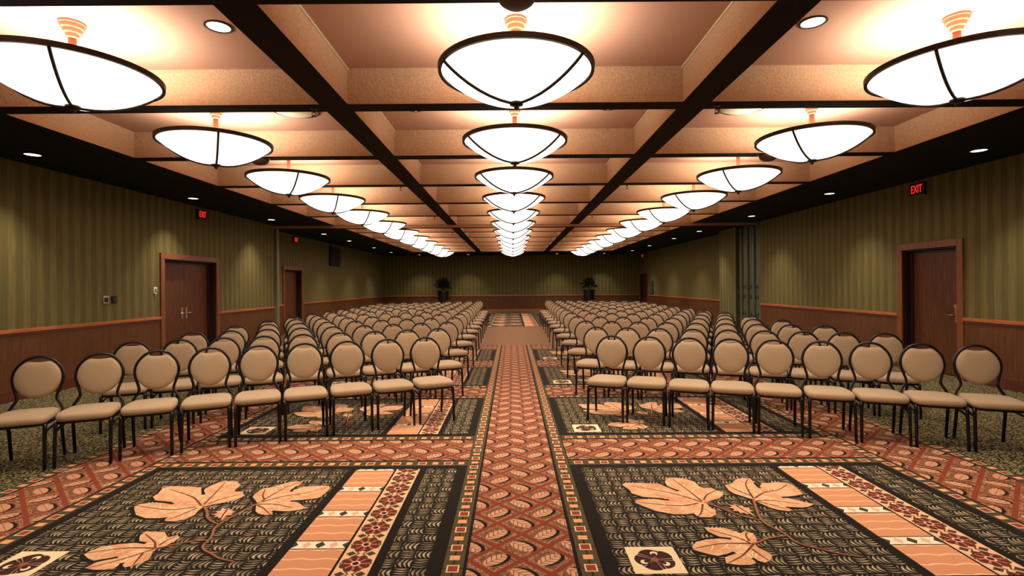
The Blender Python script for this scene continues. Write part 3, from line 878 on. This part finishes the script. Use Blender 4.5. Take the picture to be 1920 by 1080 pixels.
wall_plate('switch_plate', XL, 8.70, 1.31, -1, 0.11, 0.125, 0, 'black_plastic', 'dark wall plate, right of the pair on left wall', 'switch', 'bronze')
wall_plate('thermostat', XL, 9.70, 1.455, -1, 0.09, 0.12, 0, 'white_plastic', 'small white thermostat beside the left double door frame', 'thermostat', 'trim_grey', True)
# black loudspeaker on rear left wall
sp = thing('wall_speaker', (XLF, 21.1, 2.73))
bevel_mesh(MB().box(0.0, 0.07, -0.58, 0.58, -0.39, 0.39).build('cabinet', 'black_plastic', sp), 0.012)
MB().box(0.068, 0.078, -0.53, 0.53, -0.34, 0.34).build('grille', 'panel_gap', sp)
tag(sp, 'black rectangular loudspeaker high on rear left wall', 'speaker')
vt = thing('wall_grille', (XRF, 26.6, 1.33))
bevel_mesh(MB().box(-0.03, 0.0, -0.28, 0.28, -0.34, 0.34).build('frame', 'panel_gap', vt), 0.006)
for i in range(9):
    MB().box(-0.042, -0.03, -0.24, 0.24, -0.29 + i*0.068, -0.255 + i*0.068).build('slat', 'partition_green', vt)
tag(vt, 'small dark grille on rear right wall beside corner door', 'grille')

# ================================================================== FOLDING PARTITION STACK
fp = thing('folding_partition', (0, 0, 0))
for i in range(7):
    y = 14.42 + i * 0.202
    off = 0.0 if i % 2 == 0 else 0.03
    p = MB().box(6.93 + off, 7.42, y + 0.02, y + 0.145, 0.02, ZS - 0.01).build('panel', 'partition_green', fp); shade_auto(bevel_mesh(p, 0.045, 3))
    for z in (0.62, 1.12, 1.40):
        MB().lathe([(0.022, -0.05), (0.022, 0.05)], 10, c=(6.95 + off, y + 0.183, z)).build('hinge', 'black_plastic', p, True)
tag(fp, 'stack of folded dark green partition panels in right wall niche', 'partition')

# ================================================================== PLANTERS
def make_plant(loc, seed, label):
    rnd = random.Random(seed)
    root = thing('potted_plant', loc)
    shade_auto(MB().lathe([(0.26, 0.0), (0.27, 0.02), (0.30, 1.12), (0.33, 1.15), (0.33, 1.24), (0.29, 1.24), (0.27, 1.16)], 28).build('planter', 'planter_black', root))
    MB().lathe([(0.02, 1.17), (0.275, 1.168)], 20, cap=False).build('soil', 'soil', root)
    vv, ff = [], []
    st = MB()
    for i in range(340):
        th = rnd.uniform(0, 2*PI); el = rnd.uniform(-0.15, 1.45); rr = rnd.uniform(0.12, 0.40)
        c = Vector((math.cos(th)*math.cos(el)*rr, math.sin(th)*math.cos(el)*rr, 1.40 + math.sin(el)*rr*1.15))
        L = rnd.uniform(0.12, 0.20); W_ = L * 0.5
        d = (c - Vector((0, 0, 1.3))).normalized(); d = (d + Vector((rnd.uniform(-.6, .6), rnd.uniform(-.6, .6), rnd.uniform(-.6, .3)))).normalized()
        sd = d.cross(Vector((rnd.uniform(-1, 1), rnd.uniform(-1, 1), 1))).normalized(); up = sd.cross(d)
        n = len(vv)
        vv += [tuple(c), tuple(c + d*L*0.4 + sd*W_*0.5 + up*0.012), tuple(c + d*L*0.4 - sd*W_*0.5 + up*0.012), tuple(c + d*L*0.45), tuple(c + d*L - up*0.02)]
        ff += [(n, n+1, n+3), (n, n+3, n+2), (n+1, n+4, n+3), (n+2, n+3, n+4)]
        if i % 20 == 0:
            st.tube([(0, 0, 1.16), (c.x*0.4, c.y*0.4, 1.16 + (c.z - 1.16)*0.6), tuple(c)], 0.007, 5)
    for sx in (-1, 1):   # one long shoot
        n = len(vv); b0 = Vector((sx*0.16, 0, 1.60)); e = Vector((sx*(0.44 if sx < 0 else 0.36), -0.05, 1.86 if sx*(-1 if seed % 2 else 1) > 0 else 1.62)); sd = Vector((0.05, 0, 0.05))
        vv += [tuple(b0), tuple((b0+e)/2 + sd), tuple(e), tuple((b0+e)/2 - sd)]; ff.append((n, n+1, n+2, n+3))
    st.build('stems', 'leaf_green', root)['kind'] = 'stuff'
    mesh_obj('foliage', vv, ff, 'leaf_green', root)['kind'] = 'stuff'
    tag(root, label, 'plant', 'planters at the end wall'); return root
make_plant((-3.83, 28.8, -0.003), 3, 'dark leafy plant in tall black planter, left of the aisle')
make_plant((4.28, 28.8, -0.003), 4, 'dark leafy plant in tall black planter, right of the aisle')

# ================================================================== CHAIRS
def make_chair():
    root = thing('banquet_chair')
    LEAN = 0.15
    # seat cushion: rounded slab, front at -y
    seg = 36; rings = [(0.388, 0.92), (0.390, 0.965), (0.400, 0.99), (0.415, 1.0), (0.431, 0.99), (0.442, 0.955), (0.449, 0.88), (0.454, 0.70), (0.457, 0.40)]
    vv, ff = [], []
    for z, s in rings:
        for i in range(seg):
            a = 2*PI*i/seg; ca, sa = math.cos(a), math.sin(a); e = 0.38
            x = math.copysign(abs(ca)**e, ca)*0.204*s; y = math.copysign(abs(sa)**e, sa)*0.212*s
            x *= 1.0 - 0.10*(y/0.215) if y > 0 else 1.0
            vv.append((x, y - 0.01, z - 0.006*(1 if y < -0.12 else 0)))
    N = len(rings)
    for j in range(N-1):
        for i in range(seg):
            k = (i+1) % seg; ff.append((j*seg+i, j*seg+k, (j+1)*seg+k, (j+1)*seg+i))
    ff.append(tuple((N-1)*seg+i for i in range(seg))); ff.append(tuple(reversed(range(seg))))
    mesh_obj('seat_cushion', vv, ff, 'chair_fabric', root, True)
    # seat frame
    vv, ff = [], []
    for z, s in ((0.362, 0.90), (0.364, 0.93), (0.388, 0.93), (0.390, 0.90)):
        for i in range(24):
            a = 2*PI*i/24; ca, sa = math.cos(a), math.sin(a)
            x = math.copysign(abs(ca)**0.42, ca)*0.215*s; y = math.copysign(abs(sa)**0.42, sa)*0.215*s
            x *= 1.0 - 0.10*(y/0.215) if y > 0 else 1.0
            vv.append((x, y - 0.01, z))
    for j in range(3):
        for i in range(24):
            k = (i+1) % 24; ff.append((j*24+i, j*24+k, (j+1)*24+k, (j+1)*24+i))
    ff.append(tuple(72+i for i in range(24))); ff.append(tuple(reversed(range(24))))
    mesh_obj('seat_frame', vv, ff, 'black_metal', root)
    # back pad outline (x,z) with a dip at the top
    zc, hw, hh = 0.700, 0.167, 0.172
    def ring_pt(a, g=0.0):    # a from top, clockwise
        sa, ca = math.sin(a), math.cos(a)
        x = sa*(hw+g)*(1.0 + 0.02*ca); z = zc + ca*(hh+g)
        return x, z
    out = []; n = 44; A0 = math.radians(29)
    for i in range(n):
        a = 2*PI*i/n
        if a > PI: a -= 2*PI
        x, z = ring_pt(a)
        if abs(a) < A0:
            zc0 = ring_pt(A0)[1]
            t = abs(a)/A0
            z = zc0 + 0.003 - 0.011*(1 - t**2)
        out.append((x, z))
    def yb(z): return 0.205 + (z - 0.48)*LEAN
    lay = [(0.90, 0.020), (0.97, 0.016), (1.0, 0.004), (1.0, -0.008), (0.97, -0.022), (0.90, -0.031), (0.74, -0.039), (0.48, -0.044), (0.2, -0.046)]
    vv, ff = [], []
    cz = 0.690
    for s, dy in lay:
        for x, z in out:
            zz = cz + (z - cz)*s; vv.append((x*s, yb(zz) + dy - 0.008*0, zz))
    N = len(lay)
    for j in range(N-1):
        for i in range(n):
            k = (i+1) % n; ff.append((j*n+i, (j+1)*n+i, (j+1)*n+k, j*n+k))
    ff.append(tuple((N-1)*n+i for i in reversed(range(n)))); ff.append(tuple(range(n)))
    mesh_obj('back_cushion', vv, ff, 'chair_fabric', root, True)
    # back frame
    half = [(0.186, 0.17, 0.380), (0.190, 0.19, 0.415), (0.176, yb(0.455), 0.455), (0.150, yb(0.500), 0.500), (0.139, yb(0.540), 0.540)]
    arc = []
    for d in (112, 98, 82, 64, 48, 32, 16, 0):
        x, z = ring_pt(math.radians(d), 0.012); arc.append((x, yb(z) + 0.004, z + (0.006 if d < 40 else 0)))
    half = half + arc
    left = [(-p[0], p[1], p[2]) for p in half][:-1]
    ctrl = half + left[::-1]
    mb = MB().tube(spline(ctrl, 3), 0.0125, 8); mb.build('back_frame', 'black_metal', root, True)
    # legs
    for sx in (-1, 1):
        MB().tube(spline([(sx*0.170, -0.12, 0.372), (sx*0.186, -0.165, 0.366), (sx*0.189, -0.188, 0.33), (sx*0.192, -0.205, 0.0)], 4), [0.0150]*9 + [0.0145, 0.0142, 0.0138, 0.0134], 8).build('leg', 'black_metal', root, True)
        MB().tube(spline([(sx*0.170, 0.10, 0.372), (sx*0.180, 0.15, 0.366), (sx*0.182, 0.172, 0.33), (sx*0.186, 0.235, 0.0)], 4), [0.0150]*9 + [0.0145, 0.0142, 0.0138, 0.0134], 8).build('leg', 'black_metal', root, True)
        MB().tube(spline([(sx*0.190, -0.190, 0.285), (sx*0.188, -0.10, 0.318), (sx*0.184, 0.08, 0.318), (sx*0.183, 0.182, 0.285)], 4), 0.0090, 6).build('side_brace', 'black_metal', root, True)
    return root
chair0 = make_chair(); cfirst = True
def place_chair(x, y, rz, label, group):
    global cfirst
    o = chair0 if cfirst else dup(chair0); cfirst = False
    o.location = (x, y, 0); o.rotation_euler = (0, 0, rz)
    tag(o, label, 'chair', group)
# measured positions of the chair backs in the first rows (x, y of the back's top)
def rows_for(side):
    rows = []
    for i in range(13):
        if side < 0:
            A = (-1.03 - 0.030*i, 6.10 + 1.285*i); B = (-4.24 - 0.055*i, 4.64 + 1.205*i)
        else:
            A = (1.175 + 0.030*i, 6.12 + 1.29*i); B = (4.43 + 0.025*i, 4.95 + 1.225*i)
        rows.append((A, B))
    return rows
rnd = random.Random(11)
for side, nm in ((-1, 'left'), (1, 'right')):
    for i, (A, B) in enumerate(rows_for(side)):
        L = math.hypot(B[0]-A[0], B[1]-A[1]); n = int(L/0.431) + 1
        ang = math.atan2(abs(A[1]-B[1]), abs(B[0]-A[0]))
        rz = -side * ang * 1.0
        # chair faces -y when rz = 0; turn it towards the centre aisle
        rz = ang if side < 0 else -ang
        for k in range(n):
            t = k/(n-1)
            jx = rnd.uniform(-0.003, 0.003); jy = rnd.uniform(-0.012, 0.012); jr = rnd.uniform(-0.02, 0.02)
            bx_, by_ = A[0] + (B[0]-A[0])*t + jx, A[1] + (B[1]-A[1])*t + jy
            r = rz + jr
            # from the top of the back to the chair origin
            off = 0.26
            cx = bx_ + math.sin(r)*off; cy = by_ - math.cos(r)*off
            if i == 0: rw = 'front row'
            elif i == 12: rw = 'last row'
            else: rw = ORD[i+1] + ' row'
            if k == 0: st = 'aisle seat'
            elif k == n-1: st = 'outermost seat by the wall'
            else: st = ORD[k+1] + ' seat from the aisle'
            place_chair(cx, cy, r, 'beige round-backed banquet chair, %s of %s block, %s' % (rw, nm, st), 'banquet chairs of the %s block' % nm)
